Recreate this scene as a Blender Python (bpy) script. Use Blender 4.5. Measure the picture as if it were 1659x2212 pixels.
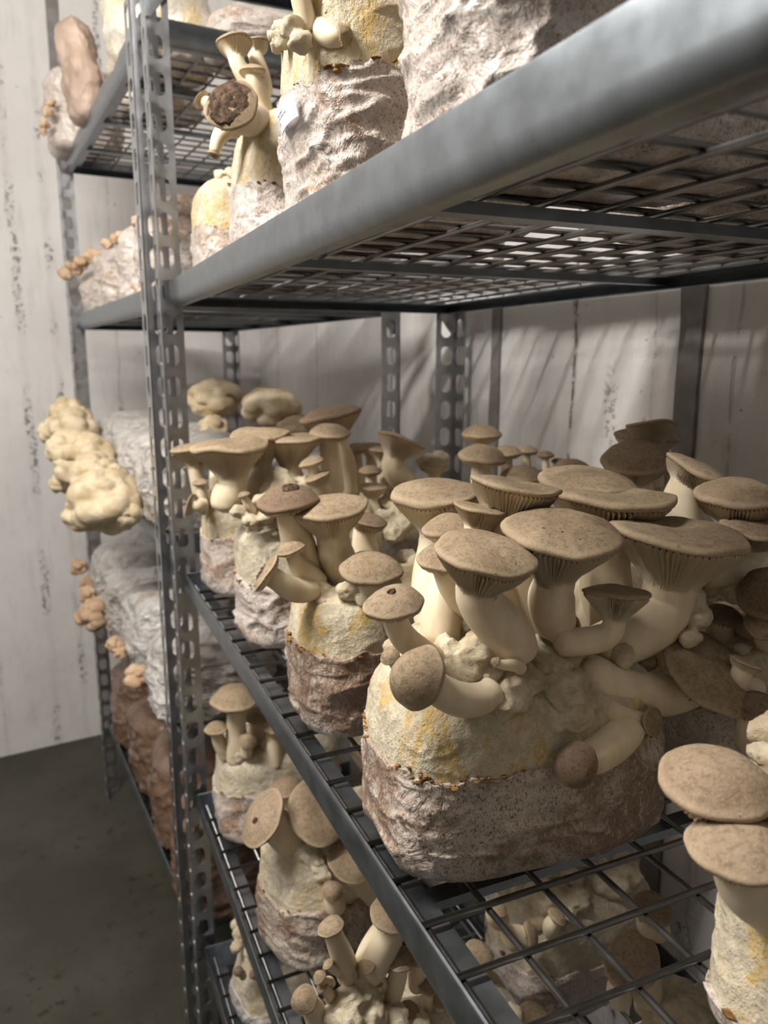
import bpy, math, random
import numpy as np

# ------------------------------------------------------------------ camera, world, lights, exposure
for o in list(bpy.data.objects):
    bpy.data.objects.remove(o)
SC = bpy.context.scene
COL = SC.collection
ZC = 1.32                                   # eye height above the floor
FPX, CX, CY = 1650.0, 829.5, 1106.0         # focal length and centre in pixels of the 1659 x 2212 frame
PITCH, YAW = math.atan(331 / FPX), math.radians(23.7)
HD = np.array([math.sin(YAW), math.cos(YAW), 0.0])
RT = np.array([math.cos(YAW), -math.sin(YAW), 0.0])
ZV = np.array([0, 0, 1.0])
FW = math.cos(PITCH) * HD - math.sin(PITCH) * ZV
UP = math.sin(PITCH) * HD + math.cos(PITCH) * ZV
EYE = np.array([0, 0, ZC])

cam = bpy.data.cameras.new('camera')
cam.sensor_fit = 'HORIZONTAL'; cam.sensor_width = 36.0; cam.lens = 36.0 * FPX / 1659
cam.clip_start = 0.01
cam.dof.use_dof = True; cam.dof.focus_distance = 0.56; cam.dof.aperture_fstop = 11.0
cam_ob = bpy.data.objects.new('camera', cam); COL.objects.link(cam_ob)
cam_ob.location = EYE
cam_ob.rotation_euler = (math.pi / 2 - PITCH, 0, -YAW)
SC.camera = cam_ob

world = bpy.data.worlds.new('world'); SC.world = world
world.use_nodes = True
world.node_tree.nodes['Background'].inputs[0].default_value = (0.9, 0.92, 1.0, 1)
world.node_tree.nodes['Background'].inputs[1].default_value = 0.02

# the light comes from a bare tube lamp hung under the cellar ceiling over the aisle (built with the room shell)
TUBES = [(-0.60, 0.66, ZC + 0.80, 415.0)]

SC.view_settings.view_transform = 'Standard'
SC.view_settings.look = 'None'
SC.view_settings.gamma = 1.0
SC.view_settings.use_curve_mapping = False
SC.view_settings.exposure = 0.0
SC.cycles.max_bounces = 8
SC.cycles.diffuse_bounces = 3

# ------------------------------------------------------------------ helpers
def ray(px, py):
    return FW + RT * (px - CX) / FPX + UP * (CY - py) / FPX
def at(px, py, Y):
    d = ray(px, py); return d * (Y / d[1]) + EYE
def wdepth(p):
    return float((np.asarray(p) - EYE) @ FW)
def norm(v):
    v = np.asarray(v, float); return v / (np.linalg.norm(v) + 1e-12)
def smooth(t):
    return t * t * (3 - 2 * t)

_rs = np.random.RandomState(7)
_TAB = _rs.rand(64, 64, 64).astype(np.float32) * 2 - 1
def noise(p, s=0.0):
    p = np.asarray(p, float) + s * 7.31 + 100.0
    i = np.floor(p).astype(int); f = smooth(p - i)
    x0, y0, z0 = i[..., 0] & 63, i[..., 1] & 63, i[..., 2] & 63
    x1, y1, z1 = (x0 + 1) & 63, (y0 + 1) & 63, (z0 + 1) & 63
    fx, fy, fz = f[..., 0], f[..., 1], f[..., 2]
    def L(a, b, t): return a + (b - a) * t
    return L(L(L(_TAB[x0, y0, z0], _TAB[x1, y0, z0], fx), L(_TAB[x0, y1, z0], _TAB[x1, y1, z0], fx), fy),
             L(L(_TAB[x0, y0, z1], _TAB[x1, y0, z1], fx), L(_TAB[x0, y1, z1], _TAB[x1, y1, z1], fx), fy), fz)
def fbm(p, s=0.0, o=3):
    p = np.asarray(p, float); a, r = 0.0, 1.0
    for k in range(o):
        a = a + r * noise(p * 2 ** k, s + k); r *= 0.5
    return a / 1.6

def obj(name, V, F, mat, parent=None, smooth_sh=True, attr=None, origin=None):
    V = np.asarray(V, float)
    if origin is not None: V = V - np.asarray(origin, float)
    me = bpy.data.meshes.new(name)
    me.from_pydata(V.tolist(), [], F if isinstance(F, list) else F.tolist())
    if smooth_sh: me.polygons.foreach_set('use_smooth', [True] * len(me.polygons))
    if attr is not None:
        a = me.attributes.new('rad', 'FLOAT', 'POINT'); a.data.foreach_set('value', np.asarray(attr, np.float32))
    me.materials.append(mat)
    me.update()
    o = bpy.data.objects.new(name, me); COL.objects.link(o)
    if parent is not None: o.parent = parent
    return o
def thing(name, label, cat, loc, rotz=0.0, group=None):
    o = bpy.data.objects.new(name, None); COL.objects.link(o)
    o.empty_display_size = 0.05
    o.location = loc; o.rotation_euler = (0, 0, rotz)
    o['label'] = label; o['category'] = cat
    if group: o['group'] = group
    return o
def tag(o, label, cat, group=None):
    o['label'] = label; o['category'] = cat
    if group: o['group'] = group
    return o
def structure(name, V, F, mat, label, cat):
    o = obj(name, V, F, mat, smooth_sh=False); o['kind'] = 'structure'
    o['label'] = label; o['category'] = cat
    return o

def ringfaces(nr, ns, base=0, closed=True):
    i = np.arange(nr - 1)[:, None]; j = np.arange(ns if closed else ns - 1)[None, :]
    k = (j + 1) % ns
    a = base + i * ns + j; b = base + i * ns + k; c = base + (i + 1) * ns + k; d = base + (i + 1) * ns + j
    return np.stack([a, b, c, d], -1).reshape(-1, 4)
def box(x0, x1, y0, y1, z0, z1, base=0):
    V = [(x0, y0, z0), (x1, y0, z0), (x1, y1, z0), (x0, y1, z0), (x0, y0, z1), (x1, y0, z1), (x1, y1, z1), (x0, y1, z1)]
    F = [(0, 3, 2, 1), (4, 5, 6, 7), (0, 1, 5, 4), (1, 2, 6, 5), (2, 3, 7, 6), (3, 0, 4, 7)]
    return V, [tuple(i + base for i in f) for f in F]
def join(parts):
    V, F = [], []
    for v, f in parts:
        n = len(V); V += [tuple(x) for x in v]; F += [tuple(int(i) + n for i in q) for q in f]
    return V, F

# ------------------------------------------------------------------ materials
class Mat:
    def __init__(s, name):
        s.m = bpy.data.materials.new(name); s.m.use_nodes = True
        s.t = s.m.node_tree; s.n = s.t.nodes; s.b = s.n['Principled BSDF']
        tc = s.n.new('ShaderNodeTexCoord'); s.co = tc.outputs['Object']
    def link(s, a, b): s.t.links.new(a, b)
    def shift(s):                                    # a different patch of the pattern on every object
        oi = s.n.new('ShaderNodeObjectInfo'); vm = s.n.new('ShaderNodeVectorMath'); vm.operation = 'ADD'
        mul = s.n.new('ShaderNodeMath'); mul.operation = 'MULTIPLY'; mul.inputs[1].default_value = 9.0
        s.link(oi.outputs['Random'], mul.inputs[0]); s.link(s.co, vm.inputs[0]); s.link(mul.outputs[0], vm.inputs[1])
        s.co = vm.outputs[0]
    def stretch(s, x, y, z):
        mp = s.n.new('ShaderNodeMapping'); mp.inputs['Scale'].default_value = (x, y, z)
        s.link(s.co, mp.inputs[0]); return mp.outputs[0]
    def noise(s, scale, detail=3, rough=0.55, co=None, dist=0.0):
        x = s.n.new('ShaderNodeTexNoise'); x.inputs['Scale'].default_value = scale
        x.inputs['Detail'].default_value = detail; x.inputs['Roughness'].default_value = rough
        x.inputs['Distortion'].default_value = dist
        s.link(co or s.co, x.inputs['Vector']); return x.outputs['Fac']
    def voro(s, scale, co=None, feature='F1'):
        x = s.n.new('ShaderNodeTexVoronoi'); x.inputs['Scale'].default_value = scale; x.feature = feature
        s.link(co or s.co, x.inputs['Vector']); return x.outputs['Distance']
    def ramp(s, v, a, b):
        x = s.n.new('ShaderNodeMapRange'); x.inputs['From Min'].default_value = a; x.inputs['From Max'].default_value = b
        x.interpolation_type = 'SMOOTHSTEP'
        s.link(v, x.inputs['Value']); return x.outputs['Result']
    def math(s, op, a, b):
        x = s.n.new('ShaderNodeMath'); x.operation = op; x.use_clamp = (op != 'ADD')
        for k, v in enumerate((a, b)):
            if isinstance(v, (int, float)): x.inputs[k].default_value = v
            else: s.link(v, x.inputs[k])
        return x.outputs[0]
    def mix(s, fac, a, b):
        x = s.n.new('ShaderNodeMix'); x.data_type = 'RGBA'
        if isinstance(fac, (int, float)): x.inputs[0].default_value = fac
        else: s.link(fac, x.inputs[0])
        for k, v in ((6, a), (7, b)):
            if isinstance(v, tuple): x.inputs[k].default_value = (*v, 1)
            else: s.link(v, x.inputs[k])
        return x.outputs[2]
    def attr(s):
        x = s.n.new('ShaderNodeAttribute'); x.attribute_name = 'rad'; return x.outputs['Fac']
    def bump(s, h, strength=0.5, dist=0.002, prev=None):
        x = s.n.new('ShaderNodeBump'); x.inputs['Strength'].default_value = strength; x.inputs['Distance'].default_value = dist
        s.link(h, x.inputs['Height'])
        if prev is not None: s.link(prev, x.inputs['Normal'])
        return x.outputs[0]
    def done(s, color, rough=0.6, metal=0.0, spec=0.5, normal=None, coat=0.0, coat_rough=0.2, sss=0.0):
        b = s.b
        if isinstance(color, tuple): b.inputs['Base Color'].default_value = (*color, 1)
        else: s.link(color, b.inputs['Base Color'])
        if isinstance(rough, (int, float)): b.inputs['Roughness'].default_value = rough
        else: s.link(rough, b.inputs['Roughness'])
        b.inputs['Metallic'].default_value = metal; b.inputs['Specular IOR Level'].default_value = spec
        b.inputs['Coat Weight'].default_value = coat; b.inputs['Coat Roughness'].default_value = coat_rough
        if sss:
            b.inputs['Subsurface Weight'].default_value = sss; b.inputs['Subsurface Scale'].default_value = 0.01
            b.inputs['Subsurface Radius'].default_value = (1.0, 0.6, 0.35)
        if normal is not None: s.link(normal, b.inputs['Normal'])
        return s.m

def m_metal(name, col, rough=0.34, spangle=0.06):
    m = Mat(name)
    a = m.noise(38, 4); b = m.voro(140); g = m.noise(300, 2)
    c = m.mix(m.ramp(a, 0.3, 0.7), tuple(x * 0.86 for x in col), tuple(min(1, x * 1.08) for x in col))
    dirt = m.ramp(m.noise(60, 5, 0.7), 0.62, 0.72)
    c = m.mix(m.math('MULTIPLY', dirt, 0.55), c, (0.17, 0.14, 0.10))
    r = m.math('ADD', m.math('MULTIPLY', a, 0.2), rough - 0.1)
    return m.done(c, r, 1.0, 0.5, m.bump(g, 0.08, 0.0004))
M = {}
M['galv'] = m_metal('galvanised_steel', (0.29, 0.32, 0.35), 0.40)
M['wire'] = m_metal('wire_steel', (0.27, 0.27, 0.27), 0.38)
M['upright'] = m_metal('upright_steel', (0.50, 0.51, 0.53), 0.36)

def m_wall(name, seams, strong=1.0):
    """whitewashed board-marked concrete; seams = positions along the wall's run (object X) of the board joints"""
    m = Mat(name)
    sep = m.n.new('ShaderNodeSeparateXYZ'); m.link(m.co, sep.inputs[0])
    wob = m.math('ADD', m.math('MULTIPLY', m.noise(7, 3), 0.03), 0.0)
    base = m.mix(m.ramp(m.noise(2.2, 4), 0.35, 0.7), (0.70, 0.675, 0.66), (0.80, 0.78, 0.765))
    base = m.mix(m.math('MULTIPLY', m.ramp(m.noise(9, 5, 0.65, m.stretch(3, 3, 0.6)), 0.5, 0.72), 0.35), base, (0.50, 0.47, 0.44))
    mask = None
    pits = m.math('MULTIPLY', m.ramp(m.noise(70, 5, 0.75), 0.52, 0.60), m.ramp(m.noise(3.3, 3, 0.6), 0.47, 0.60))
    lines = m.ramp(m.noise(40, 4, 0.7, m.stretch(0.3, 0.3, 1.0)), 0.36, 0.55)
    for (x, wd, dens, ln) in seams:
        s1 = m.math('ADD', sep.outputs[0], m.math('MULTIPLY', wob, 1.0))
        d = m.math('ADD', s1, -(x + 0.015)); x_ = m.n.new('ShaderNodeMath'); x_.operation = 'ABSOLUTE'; m.link(d, x_.inputs[0])
        near = m.math('SUBTRACT', 1.0, m.ramp(x_.outputs[0], wd * 0.3, wd))
        k = m.math('MULTIPLY', near, m.math('ADD', m.math('MULTIPLY', pits, dens), 0.05 * dens))
        if ln:
            thin = m.math('SUBTRACT', 1.0, m.ramp(x_.outputs[0], 0.0012, 0.0042))
            k = m.math('MAXIMUM', k, m.math('MULTIPLY', m.math('MULTIPLY', thin, lines), ln))
        mask = k if mask is None else m.math('MAXIMUM', mask, k)
    spots = m.math('MULTIPLY', m.ramp(m.noise(55, 2, 0.5), 0.68, 0.74), m.ramp(m.noise(6, 2), 0.48, 0.6))
    mask = m.math('MAXIMUM', mask, m.math('MULTIPLY', spots, 0.6)) if mask is not None else spots
    c = m.mix(m.math('MULTIPLY', mask, 0.85 * strong), base, (0.16, 0.13, 0.105))
    n1 = m.bump(m.noise(14, 6, 0.65), 0.35, 0.012)
    inv = m.math('SUBTRACT', 1.0, mask)
    n2 = m.bump(inv, 0.7, 0.006, n1)
    n3 = m.bump(m.noise(120, 3), 0.25, 0.002, n2)
    return m.done(c, 0.85, 0, 0.25, n3)

m = Mat('floor_paint')
c = m.mix(m.ramp(m.noise(3, 4), 0.35, 0.65), (0.040, 0.038, 0.028), (0.062, 0.059, 0.045))
st = m.math('MULTIPLY', m.ramp(m.noise(34, 4, 0.65), 0.57, 0.65), m.ramp(m.noise(4.5, 3), 0.42, 0.60))
c = m.mix(st, c, (0.030, 0.016, 0.006))
c = m.mix(m.math('MULTIPLY', m.ramp(m.noise(6, 3), 0.6, 0.75), 0.5), c, (0.045, 0.038, 0.024))
M['floor'] = m.done(c, m.math('ADD', m.math('MULTIPLY', m.noise(8, 3), 0.3), 0.35), 0, 0.4, m.bump(m.noise(40, 4), 0.2, 0.003))
m = Mat('ceiling_paint')
M['ceil'] = m.done(m.mix(m.ramp(m.noise(3, 3), 0.3, 0.7), (0.36, 0.345, 0.325), (0.46, 0.44, 0.415)), 0.9, 0, 0.2, m.bump(m.noise(20, 4), 0.3, 0.005))
m = Mat('strip_paint')
M['strip'] = m.done(m.mix(m.ramp(m.noise(24, 4, 0.7), 0.4, 0.65), (0.21, 0.20, 0.19), (0.27, 0.26, 0.245)), 0.6, 0.0, 0.4, m.bump(m.noise(60, 3), 0.3, 0.002))

def m_film(name, white, brown, amount, dens, coat=0.3, rough=0.36, fold=0.0):
    m = Mat(name); m.shift()
    big = m.noise(13, 5, 0.65, dist=0.8); mid = m.noise(34, 4, 0.6, dist=1.0)
    c = m.mix(m.ramp(m.noise(26, 5, 0.7), 0.35, 0.68), tuple(x * 0.78 for x in white), white)
    patch = m.ramp(big, 0.60 - amount * 0.28, 0.74 - amount * 0.28)
    c = m.mix(m.math('MULTIPLY', patch, 0.85), c, brown)
    web = m.ramp(m.noise(95, 6, 0.75, m.stretch(1, 1, 0.6), 2.0), 0.50, 0.62)
    c = m.mix(m.math('MULTIPLY', web, 0.7), c, white)
    area_ = m.ramp(mid, 0.60 - dens * 0.3, 0.70 - dens * 0.3)
    for sc, lo, k in ((420, 0.58, 0.8), (700, 0.56, 0.7)):
        sp = m.math('MULTIPLY', m.ramp(m.noise(sc, 2, 0.6, m.stretch(1, 1, 0.7), 0.8), lo, lo + 0.06), area_)
        c = m.mix(m.math('MULTIPLY', sp, k), c, (brown[0] * 0.85, brown[1] * 0.68, brown[2] * 0.55))
    n1 = m.bump(m.noise(48, 4, 0.6, dist=1.4), 0.6, 0.007)
    if fold: n1 = m.bump(m.noise(30, 4, 0.55, m.stretch(0.35, 1.6, 1.0), 1.2), fold, 0.02, n1)
    n2 = m.bump(m.noise(210, 4, 0.65), 0.4, 0.002, n1)
    return m.done(c, m.math('ADD', m.math('MULTIPLY', m.noise(60, 3), 0.3), rough - 0.1), 0, 0.45, n2, coat, 0.22)
M['film'] = m_film('film_over_white_mycelium', (0.72, 0.66, 0.605), (0.36, 0.225, 0.14), 0.36, 0.85)
M['film_brown'] = m_film('film_over_brown_substrate', (0.66, 0.58, 0.50), (0.22, 0.132, 0.08), 0.66, 1.1)
M['film_white'] = m_film('white_bag_film', (0.66, 0.63, 0.60), (0.36, 0.26, 0.19), 0.22, 0.2, fold=0.9)
M['film_raw'] = m_film('film_over_raw_sawdust', (0.26, 0.18, 0.14), (0.17, 0.092, 0.05), 0.9, 0.4, 0.6, 0.25)
M['film_clear'] = m_film('clear_film_with_yellow_growth', (0.64, 0.59, 0.50), (0.60, 0.43, 0.17), 0.45, 0.0, 0.6, 0.22)

def m_crust(name, cream, yellow, amt):
    m = Mat(name); m.shift()
    v = m.stretch(1, 1, 0.5)
    c = m.mix(m.ramp(m.noise(60, 6, 0.75), 0.38, 0.62), tuple(x * 0.74 for x in cream), cream)
    c = m.mix(m.math('MULTIPLY', m.ramp(m.noise(85, 6, 0.8, v, 1.5), 0.53, 0.62), 0.5), c, (0.46, 0.42, 0.40))
    yl = m.ramp(m.noise(22, 6, 0.75, v, 1.5), 0.56 - amt * 0.2, 0.64 - amt * 0.2)
    yl = m.math('MULTIPLY', yl, m.ramp(m.noise(110, 5, 0.75, v, 1.0), 0.36, 0.58))
    c = m.mix(m.math('MULTIPLY', yl, 0.85), c, yellow)
    c = m.mix(m.math('MULTIPLY', m.ramp(m.noise(34, 5, 0.75, v, 1.0), 0.63, 0.70), 0.75), c, (yellow[0] * 0.62, yellow[1] * 0.45, yellow[2] * 0.3))
    pits = m.ramp(m.noise(300, 2, 0.6), 0.64, 0.70)
    c = m.mix(m.math('MULTIPLY', pits, m.math('MULTIPLY', m.ramp(m.noise(18, 3), 0.45, 0.6), 0.6)), c, (0.20, 0.13, 0.08))
    n1 = m.bump(m.noise(60, 6, 0.7), 0.8, 0.008)
    n2 = m.bump(m.noise(240, 5, 0.7, v), 0.6, 0.0025, n1)
    return m.done(c, 0.78, 0, 0.3, n2)
M['crust'] = m_crust('cream_mycelium_crust', (0.77, 0.68, 0.50), (0.66, 0.43, 0.11), 0.35)
M['crust_pale'] = m_crust('pale_mycelium_crust', (0.80, 0.71, 0.54), (0.70, 0.54, 0.26), 0.12)
m = Mat('mycelium_lump'); m.shift()
c = m.mix(m.ramp(m.noise(50, 5, 0.7), 0.35, 0.65), (0.64, 0.52, 0.345), (0.86, 0.76, 0.57))
M['lump'] = m.done(c, 0.8, 0, 0.25, m.bump(m.noise(110, 6, 0.75), 0.9, 0.006), sss=0.0)
m = Mat('torn_brown_edge'); m.shift()
M['torn'] = m.done(m.mix(m.ramp(m.noise(90, 3), 0.35, 0.65), (0.10, 0.05, 0.02), (0.36, 0.20, 0.06)), 0.8, 0, 0.2, m.bump(m.noise(200, 3), 0.6, 0.002))

m = Mat('mushroom_stem'); m.shift()
st = m.noise(70, 3, 0.5, m.stretch(1, 1, 0.12))
c = m.mix(m.ramp(st, 0.3, 0.7), (0.72, 0.60, 0.42), (0.83, 0.72, 0.535))
M['stem'] = m.done(c, 0.55, 0, 0.35, m.bump(st, 0.12, 0.0015), sss=0.12)
m = Mat('mushroom_gills'); m.shift()
r = m.attr()
c = m.mix(m.ramp(r, 0.2, 0.9), (0.82, 0.71, 0.53), (0.78, 0.65, 0.47))
M['gills'] = m.done(c, 0.65, 0, 0.3)
def m_cap(name, dark, pale, speck=0.5):
    m = Mat(name); m.shift()
    r = m.attr(); f = m.noise(230, 6, 0.8, dist=0.5); b = m.noise(26, 5, 0.65); g = m.noise(620, 3, 0.7)
    c = m.mix(m.ramp(b, 0.3, 0.7), dark, pale)
    c = m.mix(m.math('MULTIPLY', m.ramp(f, 0.47, 0.60), 0.6), c, tuple(x * 0.52 for x in dark))
    c = m.mix(m.math('MULTIPLY', m.ramp(g, 0.50, 0.62), 0.45), c, tuple(min(1, x * 1.15) for x in pale))
    c = m.mix(m.math('MULTIPLY', m.ramp(r, 0.88, 1.0), 0.5), c, tuple(min(1, x * 1.3) for x in pale))
    sp = m.ramp(m.noise(210, 2, 0.5), 0.72 - speck * 0.06, 0.76 - speck * 0.06)
    c = m.mix(m.math('MULTIPLY', sp, m.math('MULTIPLY', m.ramp(m.noise(22, 2), 0.45, 0.6), 0.8)), c, (0.06, 0.042, 0.028))
    n1 = m.bump(f, 0.5, 0.0030)
    n2 = m.bump(g, 0.4, 0.0012, n1)
    return m.done(c, 0.72, 0, 0.25, n2)
M['cap'] = m_cap('taupe_cap', (0.30, 0.218, 0.135), (0.42, 0.322, 0.215))
M['cap_dark'] = m_cap('dark_brown_cap', (0.19, 0.128, 0.082), (0.27, 0.19, 0.13))
M['cap_tan'] = m_cap('tan_cap', (0.33, 0.235, 0.15), (0.44, 0.335, 0.23), 0.2)
m = Mat('black_scab'); m.shift()
M['scab'] = m.done(m.mix(m.ramp(m.noise(90, 5, 0.7), 0.35, 0.65), (0.035, 0.023, 0.016), (0.16, 0.105, 0.068)), 0.85, 0, 0.2, m.bump(m.noise(160, 5, 0.7), 0.9, 0.006))
def m_mane(name, a, b):
    m = Mat(name); m.shift()
    c = m.mix(m.ramp(m.noise(30, 4), 0.35, 0.65), a, b)
    return m.done(c, 0.85, 0, 0.2, m.bump(m.noise(170, 4, 0.7), 0.8, 0.004))
M['mane'] = m_mane('cream_lions_mane', (0.60, 0.47, 0.29), (0.76, 0.65, 0.47))
M['mane_tan'] = m_mane('tan_fruit_body', (0.52, 0.34, 0.21), (0.66, 0.48, 0.33))
m = Mat('label_paper'); M['paper'] = m.done((0.60, 0.61, 0.70), 0.5, 0, 0.4)
m = Mat('label_ink'); M['ink'] = m.done((0.10, 0.10, 0.13), 0.6)
m = Mat('pinkish_flap'); m.shift()
M['flap'] = m.done(m.mix(m.ramp(m.noise(14, 4), 0.35, 0.65), (0.36, 0.26, 0.20), (0.50, 0.38, 0.31)), 0.5, 0, 0.4, m.bump(m.noise(30, 4, 0.6, m.stretch(3, 3, 0.5)), 0.5, 0.006))
m = Mat('lamp_tube'); m.b.inputs['Emission Color'].default_value = (1.0, 0.95, 0.89, 1); m.b.inputs['Emission Strength'].default_value = TUBES[0][3]
M['tube'] = m.done((0.9, 0.9, 0.9), 0.4)
m = Mat('lamp_housing'); M['housing'] = m.done((0.75, 0.75, 0.74), 0.5)

# ------------------------------------------------------------------ room shell
FL = 0.0; CE = ZC + 1.32
XL = -1.8; YB = -2.6
CORN = np.array([0.728, 2.79]); BK = np.array([0.742, YB]); EL = np.array([XL, 2.79 - (0.728 - XL) * 0.105])
def wall(name, a, b, outward, mat, label):
    """a wall from a to b on plan, 10 cm thick away from the room; local X runs along it"""
    a = np.array(a); b = np.array(b); d = b - a; L = np.linalg.norm(d); ang = math.atan2(d[1], d[0])
    V, F = box(0, L, min(0, outward), max(0, outward), 0, CE)
    o = structure(name, V, F, mat, label, 'wall'); o.location = (a[0], a[1], 0); o.rotation_euler = (0, 0, ang)
    return o
LB = np.linalg.norm(CORN - BK)
def along_back(Y): return (Y - BK[1]) / (CORN[1] - BK[1]) * LB
def px_on_back(px):
    d = ray(px, 775); n = np.array([CORN[1] - BK[1], -(CORN[0] - BK[0])]); t = (n @ BK) / (n @ d[:2]); return along_back(d[1] * t)
bseams = [(px_on_back(685), .014, .6, .8), (px_on_back(835), .012, 1.0, 1.0), (px_on_back(1240), .010, 1.0, 1.0), (px_on_back(1412), .016, 1.3, .25), (px_on_back(1588), .018, 1.6, .4), (px_on_back(1325), .02, .5, 0), (px_on_back(600), .02, .4, .5)]
M['wall_back'] = m_wall('whitewashed_board_marked_concrete', bseams)
ed = (CORN - EL) / np.linalg.norm(CORN - EL); en = np.array([ed[1], -ed[0]])
def px_on_end(px, py=300):
    d = ray(px, py); n = np.array([-ed[1], ed[0]]); t = (n @ EL) / (n @ d[:2]); return float((d[:2] * t - EL) @ ed)
M['wall_end'] = m_wall('whitewashed_concrete_end', [(px_on_end(84), .016, 1.4, .15), (px_on_end(10), .018, 1.2, .1), (px_on_end(225), .012, .9, .3), (px_on_end(310), .012, .6, .3), (px_on_end(-120), .02, 1.0, .3)], 1.0)
m = Mat('bare_grey_concrete')
M['wall_plain'] = m.done(m.mix(m.ramp(m.noise(2.5, 5, 0.6), 0.3, 0.7), (0.12, 0.115, 0.105), (0.18, 0.17, 0.155)), 0.9, 0, 0.2, m.bump(m.noise(16, 5, 0.65), 0.4, 0.01))
wall('wall_back', BK, CORN, -0.1, M['wall_back'], 'whitewashed board-marked concrete wall behind the racks')
wall('wall_end', EL, CORN, 0.1, M['wall_end'], 'pitted white concrete end wall left of the far rack')
m = Mat('faded_whitewash'); M['wall_white'] = m.done(m.mix(m.ramp(m.noise(2.5, 5, 0.6), 0.3, 0.7), (0.33, 0.315, 0.30), (0.42, 0.40, 0.38)), 0.9, 0, 0.2, m.bump(m.noise(16, 5, 0.65), 0.4, 0.01))
wall('wall_aisle', (XL, YB), EL, 0.1, M['wall_white'], 'faded whitewashed concrete wall across the aisle from the racks')
wall('wall_rear', (XL, YB), BK, -0.1, M['wall_plain'], 'bare grey concrete wall behind the viewer')
V, F = box(XL - .15, BK[0] + .15, YB - .15, 3.0, -0.1, FL); structure('floor', V, F, M['floor'], 'dark stained grey-green painted concrete floor', 'floor')
V, F = box(XL - .15, BK[0] + .15, YB - .15, 3.0, CE, CE + 0.1); structure('ceiling', V, F, M['ceil'], 'grey concrete ceiling above the racks', 'ceiling')
wdir = (CORN - BK) / LB; wnor = np.array([-wdir[1], wdir[0]])
def strip(name, s, w, a0, wd, nr, z0, z1, label):
    p = a0 + wd * s
    V = []
    zs = np.linspace(z0, z1, 40); rng = np.random.RandomState(int(s * 1000))
    e0 = -w / 2 + rng.randn(40) * .0008; e1 = w / 2 + rng.randn(40) * .0014
    for k, z in enumerate(zs):
        for (u, n) in ((e0[k], -.004), (e0[k], .006), (e1[k], .006), (e1[k], -.004)):
            q = p + wd * u + nr * n; V.append((q[0], q[1], z))
    F = ringfaces(40, 4).tolist(); F += [(0, 3, 2, 1), (156, 157, 158, 159)]
    structure(name, V, F, M['strip'], label, 'wall strip')
strip('trim_1', px_on_back(1074), .026, BK, wdir, wnor, 0, CE, 'narrow grey strip on the back wall beside the paired rack uprights')
strip('trim_2', px_on_back(1494), .034, BK, wdir, wnor, 0, CE, 'wider dark grey strip on the back wall at right')
strip('trim_3', px_on_end(132), .034, EL, ed, en, 0, CE, 'grey strip on the end wall above the far rack')

for (x, y, z, e) in TUBES:
    t = thing('ceiling_lamp', 'bare fluorescent tube lamp hanging over the aisle', 'lamp', (x, y, z), math.radians(78))
    V, F = box(-.03, .03, -.56, .56, .035, .085); obj('housing', V, F, M['housing'], t, False)
    for s in (-1, 1):
        V, F = box(-.012, .012, s * .535 - .012, s * .535 + .012, -.02, .05); obj('lamp_holder', V, F, M['housing'], t, False)
    for s in (-1, 1):
        V, F = box(-.003, .003, s * .4 - .003, s * .4 + .003, .085, CE - z); obj('hanging_rod', V, F, M['wire'], t, False)
    a = np.linspace(0, 2 * np.pi, 13)[:-1]
    V = [(.013 * math.cos(k), yy, .013 * math.sin(k)) for yy in (-.522, .522) for k in a]
    obj('tube', V, ringfaces(2, 12).tolist() + [tuple(range(12)), tuple(range(23, 11, -1))], M['tube'], t)

# ------------------------------------------------------------------ steel racks
def upright_mesh(H, w=0.040, th=0.0022, pitch=0.05, sw=0.021, sh=0.034):
    """slotted steel angle: corner at the origin, one flange along +X, one along +Y"""
    V, F = [], []
    n = int(H / pitch)
    a = np.linspace(0, 2 * np.pi, 17)[:-1] 
    hole = []
    for t in a:
        c, s = math.cos(t), math.sin(t); r = sw / 2
        hole.append((r * np.sign(c) * abs(c) ** 0.8, (sh / 2 - r) * (1 if s > 0 else -1) + r * s))
    outer = []
    for t in a:
        c, s = math.cos(t), math.sin(t); k = 1 / max(abs(c), abs(s)); outer.append((c * k * w / 2, s * k * pitch / 2))
    def cell(swap, zc):
        b = len(V)
        for off in (0, th):
            for ring in (outer, hole):
                for (u, v) in ring:
                    p = (u + w / 2, off, v + zc)
                    V.append((p[1], p[0], p[2]) if swap else p)
        for j in range(16):
            k = (j + 1) % 16
            F.append((b + j, b + k, b + 16 + k, b + 16 + j)); F.append((b + 32 + j, b + 48 + j, b + 48 + k, b + 32 + k))
            F.append((b + 16 + j, b + 16 + k, b + 48 + k, b + 48 + j))
            p0 = outer[j]; p1 = outer[k]
            if abs(p0[0]) > w / 2 - 1e-6 and abs(p1[0]) > w / 2 - 1e-6: F.append((b + j, b + 32 + j, b + 32 + k, b + k))
    for i in range(n):
        cell(False, (i + .5) * pitch); cell(True, (i + .5) * pitch)
    return V, F
def rail_section():
    s = [(0.0024, 0.0), (0.0008, -0.0006), (0.0, -0.0024), (0.0, -0.010), (0.0, -0.025)]
    for t in np.linspace(0, math.pi / 2, 9)[1:]: s.append((0.015 - 0.015 * math.cos(t), -0.025 - 0.015 * math.sin(t)))
    s += [(0.015, -0.0385), (0.0035, -0.0285), (0.0028, -0.0265), (0.034, -0.0265), (0.034, -0.0246), (0.0024, -0.0246), (0.0024, -0.006), (0.0032, -0.0008)]
    return s
def frame_mesh(W, L):
    """four mitred rails round a W x L shelf, top edge at z = 0"""
    s = rail_section(); n = len(s); V = []
    for (d, z) in s:
        V += [(d, d, z), (W - d, d, z), (W - d, L - d, z), (d, L - d, z)]
    F = []
    for i in range(n):
        k = (i + 1) % n
        for c in range(4):
            e = (c + 1) % 4
            F.append((i * 4 + c, k * 4 + c, k * 4 + e, i * 4 + e))
    return V, F
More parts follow.
